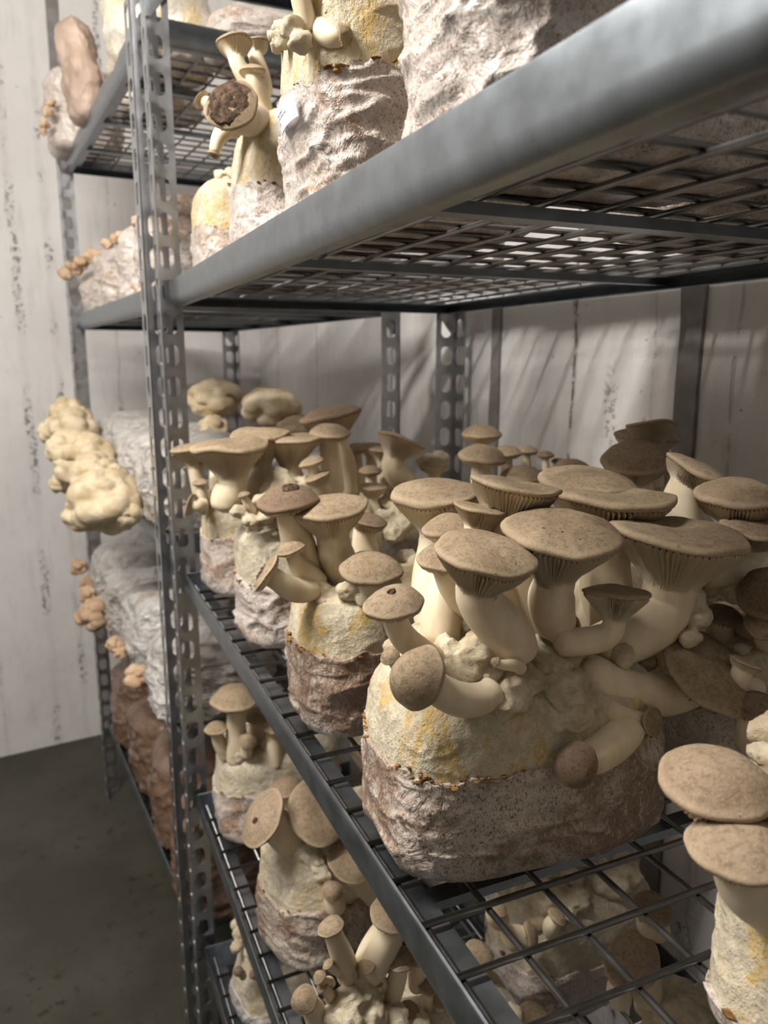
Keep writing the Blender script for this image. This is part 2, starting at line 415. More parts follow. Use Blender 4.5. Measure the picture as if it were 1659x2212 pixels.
def bar(L, r, axis, n=8):
    a = np.linspace(0, 2 * np.pi, n + 1)[:-1]; V = []
    for q in (0, L):
        for t in a:
            V.append((r * math.cos(t), q, r * math.sin(t)) if axis == 1 else (q, r * math.cos(t), r * math.sin(t)))
    return V, ringfaces(2, n).tolist() + [tuple(range(n)), tuple(range(2 * n - 1, n - 1, -1))]
GAP = 0.016         # block bases lie this far under a shelf's top edge
def rack(label, loc, rot, W, L, H, levels, bars, single_wires, pitch=0.0475):
    t = thing('shelving_rack', label, 'shelving rack', loc, rot)
    um = None
    for (cx, cy, rz) in ((-.018, -.018, 0), (W + .018, -.018, 90), (W + .018, L + .018, 180), (-.018, L + .018, 270)):
        if um is None:
            V, F = upright_mesh(H); o = obj('upright', V, F, M['upright'], t, False); um = o.data
        else:
            o = bpy.data.objects.new('upright', um); COL.objects.link(o); o.parent = t
        o.location = (cx, cy, 0); o.rotation_euler = (0, 0, math.radians(rz))
    fm = wl = wc = gb = cb = None
    for zt, singles in zip(levels, single_wires):
        V, F = frame_mesh(W, L)
        s = obj('shelf', V, F, M['galv'], t) if fm is None else bpy.data.objects.new('shelf', fm)
        if fm is None:
            fm = s.data
            fm.set_sharp_from_angle(angle=math.radians(32))
        else: COL.objects.link(s); s.parent = t
        s.location = (0, 0, zt)
        def sub(name, data, loc):
            o = bpy.data.objects.new(name, data); COL.objects.link(o); o.parent = s; o.location = loc; return o
        def mesh(name, VF, mat, sm=True):
            me = bpy.data.meshes.new(name); me.from_pydata([tuple(v) for v in VF[0]], [], VF[1]); me.materials.append(mat)
            if sm: me.polygons.foreach_set('use_smooth', [True] * len(me.polygons))
            return me
        nx = int((W - .04) / pitch); ny = int((L - .03) / pitch)
        xs = [.016 + i * pitch for i in range(nx + 1)] + [W - .016]; ys = [.014 + i * pitch for i in range(ny + 1)]
        if wl is None:
            wl = mesh('wire', bar(L - .02, 0.0024, 1), M['wire']); wc = mesh('wire', bar(W - .02, 0.0024, 0), M['wire'])
            gb = mesh('wire_grid', join([(np.array(v) + off, f) for (v, f), off in
                 [(bar(L - .02, 0.0024, 1, 5), (x, .01, -.0222)) for x in xs] + [(bar(W - .02, 0.0024, 0, 5), (.01, y, -.0181)) for y in ys]]), M['wire'])
            cb = mesh('cross_bar', box(.004, W - .004, -.008, .008, -.034, -.0265), M['galv'], False)
        for b in bars: sub('cross_bar', cb, (0, b, 0))
        if singles:
            for x in xs: sub('wire', wl, (x, .01, -.0222))
            for y in ys: sub('wire', wc, (.01, y, -.0181))
        else:
            g = sub('wire_grid', gb, (0, 0, 0)); g['kind'] = 'stuff'
        g = [(0.001, 0.001), (0.001, -.03), (.03, .001)]
        for (cx, sx) in ((-.016, 1), (W + .016, -1)):       # gusset plates under the corners
            for (cy, sy) in ((-.014, 1), (L + .014, -1)):
                Vg = [(cx + sx * u, cy + sy * q, -.038 + v) for q in (.001, .0035) for (u, v) in ((0, 0), (0, -.034), (.012, -.034), (.034, -.006), (.034, 0))]
                Fg = [(0, 1, 2, 3, 4), (9, 8, 7, 6, 5)] + [(i, (i + 1) % 5 + 0, (i + 1) % 5 + 5, i + 5) for i in range(5)]
                obj('gusset', Vg, Fg, M['upright'], s, False)
    return t
XS, YF = 0.19, 1.265
NZ = [ZC + v for v in (0.565, 0.119, -0.352, -0.760, -1.073)]
Y0N = -0.14
rack('steel shelving rack in the foreground with slotted uprights and wire shelves', (XS, Y0N, 0), 0, 0.50, YF - Y0N, ZC + .80, NZ, [.27, .57, .87], [True, True, True, True, False])
TH = math.radians(4.85)
FO = np.array([.176, 1.325])
FL_, FW_ = 0.97, 0.43
FZ = [ZC + v for v in (0.515, 0.117, -0.300, -0.665, -1.06)]
rack('shorter steel shelving rack at the far end of the aisle', (FO[0], FO[1], 0), TH, FW_, FL_, ZC + .535, FZ, [.24, .49, .73], [False] * 5)
def far(lx, ly):
    return np.array([FO[0] + lx * math.cos(TH) - ly * math.sin(TH), FO[1] + lx * math.sin(TH) + ly * math.cos(TH)])
# ------------------------------------------------------------------ grow blocks
def superpt(u, n):
    c, s = np.cos(u), np.sin(u)
    return np.sign(c) * np.abs(c) ** (2 / n), np.sign(s) * np.abs(s) ** (2 / n)
def block_rings(h, rb, rt, k):
    """profile of a rounded block: (inset, z), bottom centre to top centre"""
    P = [(9, 0.0), (rb * 3, 0.0), (rb * 1.2, 0.0)]
    for t in np.linspace(0, math.pi / 2, 6)[1:]: P.append((rb - rb * math.sin(t), rb - rb * math.cos(t)))
    for z in np.linspace(rb, h - rt, k)[1:]: P.append((0.0, z))
    for t in np.linspace(0, math.pi / 2, 7)[1:]: P.append((rt - rt * math.cos(t), h - rt + rt * math.sin(t)))
    P += [(rt * 1.5, h + .003), (rt * 2.2, h + .005), (9, h + .006)]
    return P
class Block: pass
CRUMB = bpy.data.textures.new('crumb', 'CLOUDS'); CRUMB.noise_scale = .008; CRUMB.noise_depth = 3
def block_shape(b, ns, prof, off, amp, wr, sd, zwarp=None):
    u = np.linspace(0, 2 * np.pi, ns + 1)[:-1]
    cx, cy = superpt(u, b.pw)
    V = []
    mn = min(b.sx, b.sy)
    for (ins, z) in prof:
        q = max(0.0, 1 - ins / mn)
        bul = 1 + b.bulge * math.sin(math.pi * min(1, max(0, z / b.h))) - b.taper * z / b.h
        zz = z if zwarp is None else np.minimum(z, zwarp)
        V.append(np.stack([cx * b.sx * q * bul, cy * b.sy * q * bul, np.zeros(ns) + zz], -1))
    V = np.array(V)                                     # rings, ns, 3
    N = np.zeros_like(V); N[..., 0] = V[..., 0] / b.sx ** 2; N[..., 1] = V[..., 1] / b.sy ** 2
    l = np.linalg.norm(N, axis=-1, keepdims=True) + 1e-9; N = N / l
    inset = np.array([min(1, p[0] / mn * 1.5) for p in prof])[:, None, None]
    top = np.array([1.0 if p[1] > b.h * .5 else -0.15 for p in prof])[:, None, None]
    N = N * (1 - inset); N[..., 2:] += inset * top
    d = off + fbm(V * 13, sd) * amp
    if wr:
        q = V.copy(); q[..., 2] *= 1.6
        w1 = 1 - np.abs(fbm(q * 22 + noise(V * 30, sd)[..., None] * .5, sd + 3, 2)) * 2.2
        w2 = 1 - np.abs(fbm(q * 48, sd + 5, 2)) * 2.4
        d = d + (np.clip(w1, 0, 1) ** 3 * 1.0 + np.clip(w2, 0, 1) ** 3 * .45) * wr
    low = np.clip(1 - V[..., 2] / .02, 0, 1)
    d = d + low * (.003 + .004 * noise(V * 25, sd + 9)) * (1 - inset[..., 0])
    V = V + N * d[..., None]
    V[..., 2] = np.maximum(V[..., 2], 0.0005 if off <= 0 else 0)
    if b.tilt:
        V[..., 0] += b.tilt[0] * V[..., 2]; V[..., 1] += b.tilt[1] * V[..., 2]
    return V
def place(b, V):
    c, s = math.cos(b.rot), math.sin(b.rot); W = V.copy()
    W[..., 0] = V[..., 0] * c - V[..., 1] * s; W[..., 1] = V[..., 0] * s + V[..., 1] * c
    return W
def closed(nr, ns):
    F = ringfaces(nr, ns).tolist()
    F.append(tuple(range(ns - 1, -1, -1))); F.append(tuple(range((nr - 1) * ns, nr * ns)))
    return F
def sphere(c, r, ns, nr, sd, amp, freq=1.0, sq=(1, 1, 1)):
    t = np.linspace(0, np.pi, nr + 2)[1:-1]; u = np.linspace(0, 2 * np.pi, ns + 1)[:-1]
    D = np.stack([np.sin(t)[:, None] * np.cos(u), np.sin(t)[:, None] * np.sin(u), np.cos(t)[:, None] + 0 * u], -1)
    d = 1 + amp * fbm(D * 2.2 * freq, sd, 3)
    V = D * d[..., None] * r * np.array(sq) + np.asarray(c)
    n = nr * ns
    V = np.concatenate([V.reshape(-1, 3), [V[0].mean(0) + [0, 0, r * .04], V[-1].mean(0) - [0, 0, r * .04]]])
    F = ringfaces(nr, ns).tolist()
    F += [(n, (j + 1) % ns, j) for j in range(ns)] + [(n + 1, (nr - 1) * ns + j, (nr - 1) * ns + (j + 1) % ns) for j in range(ns)]
    return V, F
def grow_block(label, x, y, z, sx, sy, h, rot=0.0, cut=0.6, seed=1, film='film', crust='crust', name='grow_block', cat='grow block',
               ns=96, k=34, wr=.0032, amp=.006, bulge=.05, taper=.04, pw=3.4, tilt=None, crumbs=40, lumps=0, group='grow blocks on the racks', top_lump=(.006, .016)):
    b = Block(); b.x, b.y, b.z = x, y, z; b.sx, b.sy, b.h, b.rot, b.pw, b.bulge, b.taper, b.tilt = sx, sy, h, math.radians(rot), pw, bulge, taper, tilt
    b.o = thing(name, label, cat, (x, y, z), group=group); b.org = np.array([x, y, z]); b.seed = seed
    rng = np.random.RandomState(seed); b.rng = rng
    rb, rt = min(.022, h * .2), min(.03, h * .25)
    prof = block_rings(h, rb, rt, k)
    u = np.linspace(0, 2 * np.pi, ns + 1)[:-1]
    if cut < 1:
        ring = np.stack([np.cos(u), np.sin(u), 0 * u], -1)
        cl = h * (cut + .10 * fbm(ring * 1.6, seed, 3) + .02 * noise(ring * 12, seed))
        body = place(b, block_shape(b, ns, [p for p in prof if p[1] >= h * (cut - .22)], -.001, amp, .0012, seed + .5))
        obj('mycelium_top', body.reshape(-1, 3), closed(len(body), ns), M[crust], b.o)
        pf = [p for p in prof if p[1] < h * (cut + .16)]
        sl = block_shape(b, ns, pf, .0012, amp, wr, seed + .5, cl)
        inner = block_shape(b, ns, pf[-1:], -.004, amp, 0, seed + .5, cl)
        sl = place(b, np.concatenate([sl, inner]))
        obj('plastic_sleeve', sl.reshape(-1, 3), ringfaces(len(sl), ns).tolist() + [tuple(range(ns - 1, -1, -1))], M[film], b.o)
        edge = sl[-2]
        parts = []
        for i in range(crumbs):
            j = rng.randint(ns) if i % 3 else int(ns * (.45 + .3 * rng.rand()))
            p = edge[j] + rng.randn(3) * np.array([.0012, .0012, .0022])
            parts.append(sphere(p, .0007 + .0016 * rng.rand() ** 3, 7, 4, i, .9, 1.4, (1 + 1.5 * rng.rand(), 1 + 1.5 * rng.rand(), .7)))
        if parts:
            V, F = join(parts); t = obj('torn_edge', V, F, M['torn'], b.o); t['kind'] = 'stuff'
    else:
        sl = place(b, block_shape(b, ns, prof, .0012, amp, wr, seed + .5))
        obj('plastic_bag', sl.reshape(-1, 3), closed(len(sl), ns), M[film], b.o)
    if lumps:
        L = []
        for i in range(lumps):
            a = rng.rand() * 2 * np.pi; q = .55 + .4 * rng.rand() if i % 2 else .8 * rng.rand() ** .5
            cx, cy = superpt(np.array([a]), b.pw)
            p = np.array([[[cx[0] * sx * q, cy[0] * sy * q, h + .002 - .02 * max(0, q - .75) * 4]]])
            if tilt: p[..., 0] += tilt[0] * h; p[..., 1] += tilt[1] * h
            r = top_lump[0] + (top_lump[1] - top_lump[0]) * rng.rand() ** 2
            L.append((place(b, p)[0, 0], r))
        lump_mesh(b, L)
    return b
def lump_mesh(b, L, mat='lump', name='mycelium_lumps', amp=.34, res=22, vox=.0022):
    parts = []
    for i, (p, r) in enumerate(L):
        n = res if r < .02 else int(res * 1.8)
        parts.append(sphere(p, r, n, int(n * .7), b.seed * 3 + i, amp, 1.3 if r > .012 else 1.0, (1, 1, .85)))
    V, F = join(parts); t = obj(name, V, F, M[mat], b.o); t['kind'] = 'stuff'
    rm = t.modifiers.new('fuse', 'REMESH'); rm.mode = 'VOXEL'; rm.voxel_size = vox; rm.use_smooth_shade = True
    sm = t.modifiers.new('soften', 'SMOOTH'); sm.factor = .6; sm.iterations = 3
    dp = t.modifiers.new('crumble', 'DISPLACE'); dp.texture = CRUMB; dp.strength = .0045; dp.mid_level = .5; dp.texture_coords = 'LOCAL'
    return t
def px_lumps(b, spec, **kw):
    L = []
    for (px, py, Y, rp) in spec:
        p = at(px, py, Y); L.append((p - b.org, rp * wdepth(p) / FPX))
    return lump_mesh(b, L, **kw)

# ------------------------------------------------------------------ mushrooms
SHAPE = {   # crown height, crown exponent, dip, flare height, rim curl
    'flat': (.20, 2.9, .02, 1.45, .13), 'funnel': (.08, 3.2, .07, 1.45, .11), 'dome': (.44, 2.6, 0, .62, .15),
    'ball': (.85, 2.4, 0, .10, .22), 'disc': (.26, 3.0, .04, .55, .08)}
_mc = [0]
def mushroom(b, base, cap, w, roll=0, lean=0, shape='flat', rb=None, rt=None, ctrl=None, mat='cap', big=False, scab=None, wave=.03, plain=False, raw=False):
    """base, cap = (px, py, Y): foot of the stem and centre of the cap's rim; w = cap width, rb/rt = stem radii, in pixels of the frame"""
    _mc[0] += 1; sd = _mc[0] * 1.37; rng = np.random.RandomState(_mc[0])
    B = at(*base); C = at(*cap); wc, wb = wdepth(C), wdepth(B)
    R = w / 2 * wc / FPX
    rt_ = (rt if rt else w * .2) * wc / FPX; rb_ = (rb if rb else w * .25) * wb / FPX
    if 0 < lean < 30 and not raw: lean *= .5
    ro, le = math.radians(roll), math.radians(lean)
    n = norm(ZV * math.cos(ro) * math.cos(le) + RT * math.sin(ro) * math.cos(le) - HD * math.sin(le))
    H, ex, dip, fl, curl = SHAPE[shape]
    rt_ = min(rt_, R * .8)
    fh = max((R - rt_) * fl, R * .08)
    S = C - n * (fh + curl * R)
    L = np.linalg.norm(S - B)
    if ctrl is not None:
        K = at(ctrl[0], ctrl[1], ctrl[2] if len(ctrl) > 2 else (base[2] + cap[2]) / 2)
        h1 = B + (K - B) * .72; h2 = (S - n * L * .32) * .7 + (S + (K - S) * .5) * .3
    else:
        h1 = B + norm(ZV * .7 + norm(S - B) * .8) * L * .33; h2 = S - n * L * .33
    nr, ns = (20, 32) if big else (12, 20)
    ts = np.linspace(0, 1, nr)[:, None]
    P = (1 - ts) ** 3 * B + 3 * (1 - ts) ** 2 * ts * h1 + 3 * (1 - ts) * ts ** 2 * h2 + ts ** 3 * S
    T = np.gradient(P, axis=0); T /= np.linalg.norm(T, axis=1, keepdims=True)
    T[-1] = n
    e1 = norm(np.cross(T[0], [0.31, 0.9, 0.22])); E1 = [e1]
    for i in range(1, nr):
        e1 = norm(e1 - T[i] * (e1 @ T[i])); E1.append(e1)
    E1 = np.array(E1); E2 = np.cross(T, E1)
    t = ts[:, 0]
    rad = rb_ * (1 - t) + rt_ * t + .10 * rb_ * np.sin(np.pi * np.clip(t * 1.2, 0, 1))
    u = np.linspace(0, 2 * np.pi, ns + 1)[:-1]
    ring = lambda p, a, c, r: p + (a[None] * np.cos(u)[:, None] + c[None] * np.sin(u)[:, None]) * (r if np.ndim(r) == 0 else r[:, None])
    rows = []
    for k in (.35, .75, .94):
        rows.append(ring(P[0] - T[0] * rb_ * .55 * math.sqrt(1 - k * k), E1[0], E2[0], rb_ * k))
    for i in range(nr):
        wob = 1 + .035 * fbm(np.stack([np.cos(u) * 1.2, np.sin(u) * 1.2, 0 * u + t[i] * 2.5], -1), sd, 2)
        rows.append(ring(P[i], E1[i], E2[i], rad[i] * wob))
    if not plain:
        for q in (.25, .5): rows.append(ring(S + n * fh * q, E1[-1], E2[-1], rt_ * (1 - .05 * q)))
    V = np.array(rows); F = closed(len(rows), ns)
    st = obj('mushroom_stem', V.reshape(-1, 3), F, M['stem'], b.o, origin=b.org)
    # cap frame
    e1, e2 = E1[-1], E2[-1]
    nsc = 72 if big else 40
    uc = np.linspace(0, 2 * np.pi, nsc + 1)[:-1]
    ph = rng.rand(4) * 6.28
    out = 1 + .035 * np.cos(2 * uc + ph[0]) + .025 * np.cos(3 * uc + ph[1]) + .012 * np.cos(7 * uc + ph[2])
    out = out + .012 * noise(np.stack([np.cos(uc) * 5, np.sin(uc) * 5, 0 * uc + sd], -1), sd)
    zw = wave * R * (np.cos(2 * uc + ph[3]) + .6 * np.cos(3 * uc + ph[1]) + .35 * np.cos(5 * uc + ph[2]))
    def crow(rho, z):
        p = C + n * z
        return p + ((e1[None] * np.cos(uc)[:, None] + e2[None] * np.sin(uc)[:, None]) * (rho * R * (1 + (out - 1) * rho))[:, None]
                    + n[None] * (zw * rho ** 2)[:, None])
    rows, at_ = [], []
    rhos = np.linspace(0.04, 1, 16 if big else 10) ** .85
    for rho in rhos:
        z = H * R * (1 - rho ** ex) - dip * R * math.exp(-(rho / .45) ** 2)
        r0 = crow(rho, z)
        r0 = r0 + n * (fbm((r0 - b.org) * 60, sd, 3) * .035 * R)[:, None]
        rows.append(r0); at_.append(rho)
    for rho, z in ((1.022, -.2), (1.030, -.5), (1.012, -.85), (.97, -1.05), (.92, -1.02)):
        rows.append(crow(rho, z * curl * R)); at_.append(1.0)
    rim = rows[-1]
    rows.append(crow(.55, -curl * R * .6)); at_.append(1.0)
    rows.append(crow(.1, -curl * R * .4)); at_.append(1.0)
    V = np.array(rows)
    obj('mushroom_cap', V.reshape(-1, 3), closed(len(rows), nsc), M[mat], st, origin=b.org, attr=np.repeat(at_, nsc))
    # gills: ridged skirt from the stem up to the rim
    if not plain:
        ng = 192 if big else 78
        ug = np.linspace(0, 2 * np.pi, ng + 1)[:-1]
        zwg = np.interp(ug, np.append(uc, 2 * np.pi), np.append(zw, zw[0])); og = np.interp(ug, np.append(uc, 2 * np.pi), np.append(out, out[0]))
        ridge = np.where(np.arange(ng) % 3 == 0, 1.0, -.5) * (1 + .5 * noise(np.stack([np.cos(ug) * 9, np.sin(ug) * 9, 0 * ug], -1), sd))
        rows, a = [], []
        S_ = S
        for s in np.linspace(0, 1, 16 if big else 8):
            rho = (rt_ * .90 + (R * .95 - rt_ * .90) * (.16 * s + .84 * s ** 2.2))
            z = -(fh + curl * R) + (fh + curl * R * .05) * (s ** .92)
            amp = .0058 * min(1, (s + .08) * 1.6) * (1 - .6 * s ** 6) * min(1, R / .035)
            rr = (rho * (1 + (og - 1) * s)) + 0 * ridge
            p = C + n * z
            rows.append(p + (e1[None] * np.cos(ug)[:, None] + e2[None] * np.sin(ug)[:, None]) * (rr + ridge * amp * (.9 - .5 * s))[:, None]
                        + n[None] * (zwg * s ** 2 - ridge * amp * (.2 + .7 * s))[:, None]); a.append(s)
        V = np.array(rows)
        obj('mushroom_gills', V.reshape(-1, 3), ringfaces(len(rows), ng).tolist(), M['gills'], st, origin=b.org, attr=np.repeat(a, ng))
    if scab is not None:
        cu, cv, sr = scab                       # dark dried patch on the crown: centre (in cap radii) and size
        g = np.linspace(0, 1, 16); us = np.linspace(0, 2 * np.pi, 49)[:-1]; rows = []
        for q in g[1:]:
            jag = sr * (1 + .35 * fbm(np.stack([np.cos(us) * 2, np.sin(us) * 2, 0 * us], -1), sd + 4, 3))
            x = cu + np.cos(us) * q * jag; y = cv + np.sin(us) * q * jag
            rho = np.minimum(np.sqrt(x * x + y * y), .97)
            z = H * R * (1 - rho ** ex) - dip * R * np.exp(-(rho / .45) ** 2)
            lift = (1 - q ** 6) * R * .06 * (1 + 1.6 * fbm(np.stack([x * 7, y * 7, 0 * x], -1), sd + 8, 3)) + .006 * R * (1 - q) - .003 * R
            rows.append(C + e1 * (x * R)[:, None] + e2 * (y * R)[:, None] + n * (z + lift)[:, None])
        V = np.array(rows); obj('dark_scab', V.reshape(-1, 3), closed(len(rows), 48), M['scab'], st, origin=b.org)
    return st
def fruit_body(b, c, r, mat='mane', seed=1, nb=26, sq=(1, 1, .9), ns=56, nr=40):
    """knobbly cauliflower-like fruit body"""
    rng = np.random.RandomState(seed)
    D0 = rng.randn(nb, 3); D0 /= np.linalg.norm(D0, axis=1, keepdims=True); rr = .30 + .28 * rng.rand(nb)
    t = np.linspace(0, np.pi, nr + 2)[1:-1]; u = np.linspace(0, 2 * np.pi, ns + 1)[:-1]
    D = np.stack([np.sin(t)[:, None] * np.cos(u), np.sin(t)[:, None] * np.sin(u), np.cos(t)[:, None] + 0 * u], -1).reshape(-1, 3)
    ang = np.linalg.norm(D[:, None] - D0[None], axis=-1) / rr
    d = .70 + .36 * np.max(np.sqrt(np.clip(1 - ang ** 2, 0, 1)) * (rr / .6), axis=1) + .05 * fbm(D * 6, seed, 3)
    V = D * d[:, None] * r * np.array(sq) + np.asarray(c) - b.org
    n = nr * ns
    Vr = V.reshape(nr, ns, 3)
    V = np.concatenate([V, [Vr[0].mean(0), Vr[-1].mean(0)]])
    F = ringfaces(nr, ns).tolist() + [(n, (j + 1) % ns, j) for j in range(ns)] + [(n + 1, (nr - 1) * ns + j, (nr - 1) * ns + (j + 1) % ns) for j in range(ns)]
    return obj('fruit_body', V, F, M[mat], b.o)
def px_fruit(b, px, py, Y, wpx, **kw):
    p = at(px, py, Y); return fruit_body(b, p, wpx / 2 * wdepth(p) / FPX, **kw)

Z3, Z2, Z1, Z0 = NZ[1] - GAP, NZ[2] - GAP, NZ[3] - GAP, NZ[4] - GAP

# ---- middle shelf, front row, from the viewer away
G_ = grow_block('closest blurred block at the right picture edge with two smooth round caps', .405, .222, Z2, .098, .062, .158, 0, .10, 11, ns=150, k=60, crust='crust', lumps=34, taper=.14, crumbs=10, top_lump=(.006, .014), tilt=(.05, .1))
mushroom(G_, (1600, 1850, .262), (1547, 1684, .262), 240, -3, 4, 'dome', 44, 46, mat='cap_tan', big=True, wave=.01, raw=True)
mushroom(G_, (1690, 1990, .235), (1597, 1826, .235), 216, -4, 2, 'dome', 60, 52, mat='cap_tan', big=True, wave=.01, raw=True)
mushroom(G_, (1700, 1850, .25), (1692, 1690, .25), 110, 10, 10, 'dome', 30, 25, mat='cap_tan')

A = grow_block('largest sharp foreground block carrying the big cluster of wide brown caps', .315, .468, Z2, .108, .068, .150, -4, .60, 3, film='film_brown', ns=200, k=80, wr=.0030, lumps=16, crumbs=110, pw=4.2, taper=.05, top_lump=(.008, .02))
px_lumps(A, [(1042, 1395, .435, 44), (1030, 1420, .43, 36), (1105, 1498, .415, 46), (1085, 1520, .412, 34), (1140, 1470, .42, 40), (1190, 1440, .43, 48), (1215, 1490, .412, 50), (1235, 1540, .408, 44), (1200, 1560, .41, 34),
             (1260, 1500, .415, 42), (966, 1405, .45, 36), (985, 1440, .44, 34), (940, 1420, .46, 30), (1290, 1450, .43, 45), (1160, 1410, .44, 40), (1330, 1480, .43, 40), (1010, 1460, .425, 30), (1240, 1420, .44, 42)], amp=.45, vox=.0016)
kw = dict(big=True)
mushroom(A, (1112, 1402, .425), (1050, 1190, .415), 214, 9, 24, 'flat', 50, 48, (1095, 1330), **kw)
mushroom(A, (1198, 1345, .435), (1212, 1142, .42), 246, 2, 22, 'flat', 46, 46, (1180, 1270), **kw)
mushroom(A, (1300, 1400, .435), (1470, 1146, .43), 286, 5, 3, 'funnel', 52, 60, (1450, 1340), **kw)
mushroom(A, (1215, 1388, .422), (1331, 1275, .41), 136, 2, -6, 'funnel', 30, 24, (1320, 1385), **kw)
mushroom(A, (1275, 1455, .42), (1536, 1452, .40), 216, 27, 30, 'disc', 44, 44, (1400, 1530), **kw)
mushroom(A, (1060, 1495, .415), (900, 1462, .40), 136, -52, 34, 'ball', 34, 36, (985, 1555), **kw)
mushroom(A, (958, 1432, .45), (850, 1300, .43), 132, -6, 20, 'dome', 26, 28, (866, 1385), **kw, scab=(.05, .1, .16))
mushroom(A, (1060, 1330, .47), (968, 1200, .46), 130, -6, 24, 'dome', 40, 36, (995, 1280), **kw)
mushroom(A, (950, 1372, .475), (972, 1138, .50), 118, -4, 14, 'dome', 44, 38, **kw)
mushroom(A, (1120, 1350, .48), (1040, 1096, .48), 118, 10, -2, 'funnel', 40, 30, **kw)
mushroom(A, (1165, 1380, .47), (1113, 1044, .48), 198, 9, -3, 'funnel', 40, 52, (1150, 1250), **kw)
mushroom(A, (1290, 1380, .49), (1272, 1036, .53), 206, 4, 12, 'flat', 48, 44, **kw)
mushroom(A, (1320, 1400, .48), (1322, 1066, .49), 252, 3, 0, 'funnel', 48, 54, **kw)
mushroom(A, (955, 1385, .505), (942, 1060, .555), 200, -3, 8, 'flat', 40, 40, (895, 1260, .53), **kw)
mushroom(A, (1315, 1530, .405), (1412, 1560, .392), 64, 62, 48, 'dome', 22, 20, (1360, 1560))
mushroom(A, (1350, 1570, .402), (1243, 1652, .385), 96, -35, 62, 'dome', 44, 30, (1310, 1640), mat='cap_dark')
mushroom(A, (860, 1440, .45), (842, 1415, .445), 46, -30, 30, 'dome', 16, 14, plain=True)
mushroom(A, (1125, 1445, .41), (1070, 1430, .408), 24, -60, 10, 'ball', 14, 12, mat='cap_tan', plain=True)

B = grow_block('second block along the middle shelf, yellowed top and three slanting caps', .31, .695, Z2, .098, .066, .150, -3, .62, 5, film='film_brown', ns=140, k=56, lumps=22, crumbs=60)
mushroom(B, (756, 1262, .70), (710, 1092, .685), 160, -6, 15, 'flat', 36, 36, (712, 1180), **kw)
mushroom(B, (668, 1250, .71), (624, 1078, .70), 136, -4, 12, 'dome', 34, 32, (650, 1180), **kw, mat='cap_dark', scab=(-.1, .2, .3))
mushroom(B, (808, 1310, .66), (802, 1226, .64), 132, 3, 24, 'dome', 26, 28, **kw)
mushroom(B, (684, 1258, .69), (627, 1184, .68), 64, -14, 12, 'dome', 26, 15, (650, 1230))
mushroom(B, (672, 1272, .68), (574, 1238, .665), 90, -58, 6, 'disc', 26, 22, (625, 1290), scab=(.1, .1, .5))
mushroom(B, (800, 1260, .74), (795, 1120, .74), 86, 12, 8, 'flat', 30, 26, mat='cap_dark')
mushroom(B, (725, 1300, .69), (720, 1250, .70), 50, 0, 10, 'dome', 30, 26, mat='cap_tan')
px_lumps(B, [(690, 1270, .68, 22), (715, 1285, .675, 20), (740, 1295, .67, 22), (760, 1305, .665, 18), (790, 1310, .66, 18), (700, 1300, .672, 18)])

C = grow_block('third block along the middle shelf, white wrinkled sleeve under lumpy white crust', .31, .955, Z2, .095, .062, .168, 3, .52, 8, film='film', crust='crust_pale', ns=120, k=48, lumps=46, crumbs=24, wr=.005)
mushroom(C, (488, 1090, .95), (494, 962, .95), 160, -3, 2, 'flat', 33, 32, **kw, wave=.06)
mushroom(C, (538, 1085, .98), (560, 938, .99), 130, -2, 6, 'flat', 23, 22, wave=.06)
mushroom(C, (640, 1060, .98), (630, 942, .98), 136, 3, 0, 'funnel', 24, 24, **kw, wave=.05)
mushroom(C, (722, 1060, .98), (712, 934, .97), 86, 3, 10, 'dome', 22, 21)
mushroom(C, (545, 1108, .915), (526, 1068, .91), 28, -14, 8, 'dome', 11, 8)
mushroom(C, (690, 1060, .93), (672, 998, .92), 54, -16, 8, 'dome', 18, 13)
mushroom(C, (700, 1060, .925), (684, 1028, .915), 58, -20, 10, 'flat', 18, 14)
px_lumps(C, [(600, 1030, .95, 26), (590, 1060, .94, 28), (570, 1085, .92, 24), (620, 1050, .94, 26), (655, 1050, .94, 26), (515, 1105, .91, 18), (540, 1125, .90, 18), (575, 1115, .90, 20), (610, 1095, .90, 22), (640, 1085, .90, 22)])

D = grow_block('narrow block at the far end of the middle shelf beside the slotted upright', .31, 1.185, Z2, .098, .060, .165, 2, .60, 9, lumps=16, crumbs=20)
mushroom(D, (437, 1100, 1.16), (408, 966, 1.15), 78, -8, 4, 'flat', 14, 12)
mushroom(D, (440, 1095, 1.17), (419, 1004, 1.16), 50, -12, 6, 'flat', 14, 11)
mushroom(D, (438, 1105, 1.14), (432, 1042, 1.13), 34, -6, 8, 'dome', 13, 10)
mushroom(D, (440, 1088, 1.13), (412, 1090, 1.12), 50, -72, -10, 'disc', 14, 12, (425, 1092))
mushroom(D, (470, 1090, 1.2), (465, 960, 1.22), 60, 0, 6, 'flat', 16, 14)

# ---- middle shelf, back row
H_ = grow_block('back-row block right of the largest cluster with tall pale stems by the wall strip', .565, .450, Z2, .098, .066, .150, 2, .6, 12, lumps=22, crumbs=20)
mushroom(H_, (1470, 1230, .51), (1510, 1012, .505), 138, 24, 14, 'flat', 48, 42, (1475, 1090), **kw, mat='cap_tan')
mushroom(H_, (1600, 1210, .45), (1600, 1062, .45), 184, -4, 16, 'flat', 50, 50, **kw, mat='cap_tan')
mushroom(H_, (1525, 1235, .43), (1630, 1140, .425), 134, 4, 14, 'flat', 36, 40, (1625, 1235), **kw, mat='cap_tan')
mushroom(H_, (1690, 1415, .44), (1660, 1280, .39), 126, -16, 40, 'ball', 36, 32, mat='cap_dark', big=True)
mushroom(H_, (1690, 1440, .43), (1655, 1345, .385), 84, -20, 36, 'dome', 26, 24, mat='cap_dark')
mushroom(H_, (1556, 1430, .445), (1560, 1328, .43), 84, 3, 16, 'dome', 30, 27, mat='cap_dark')
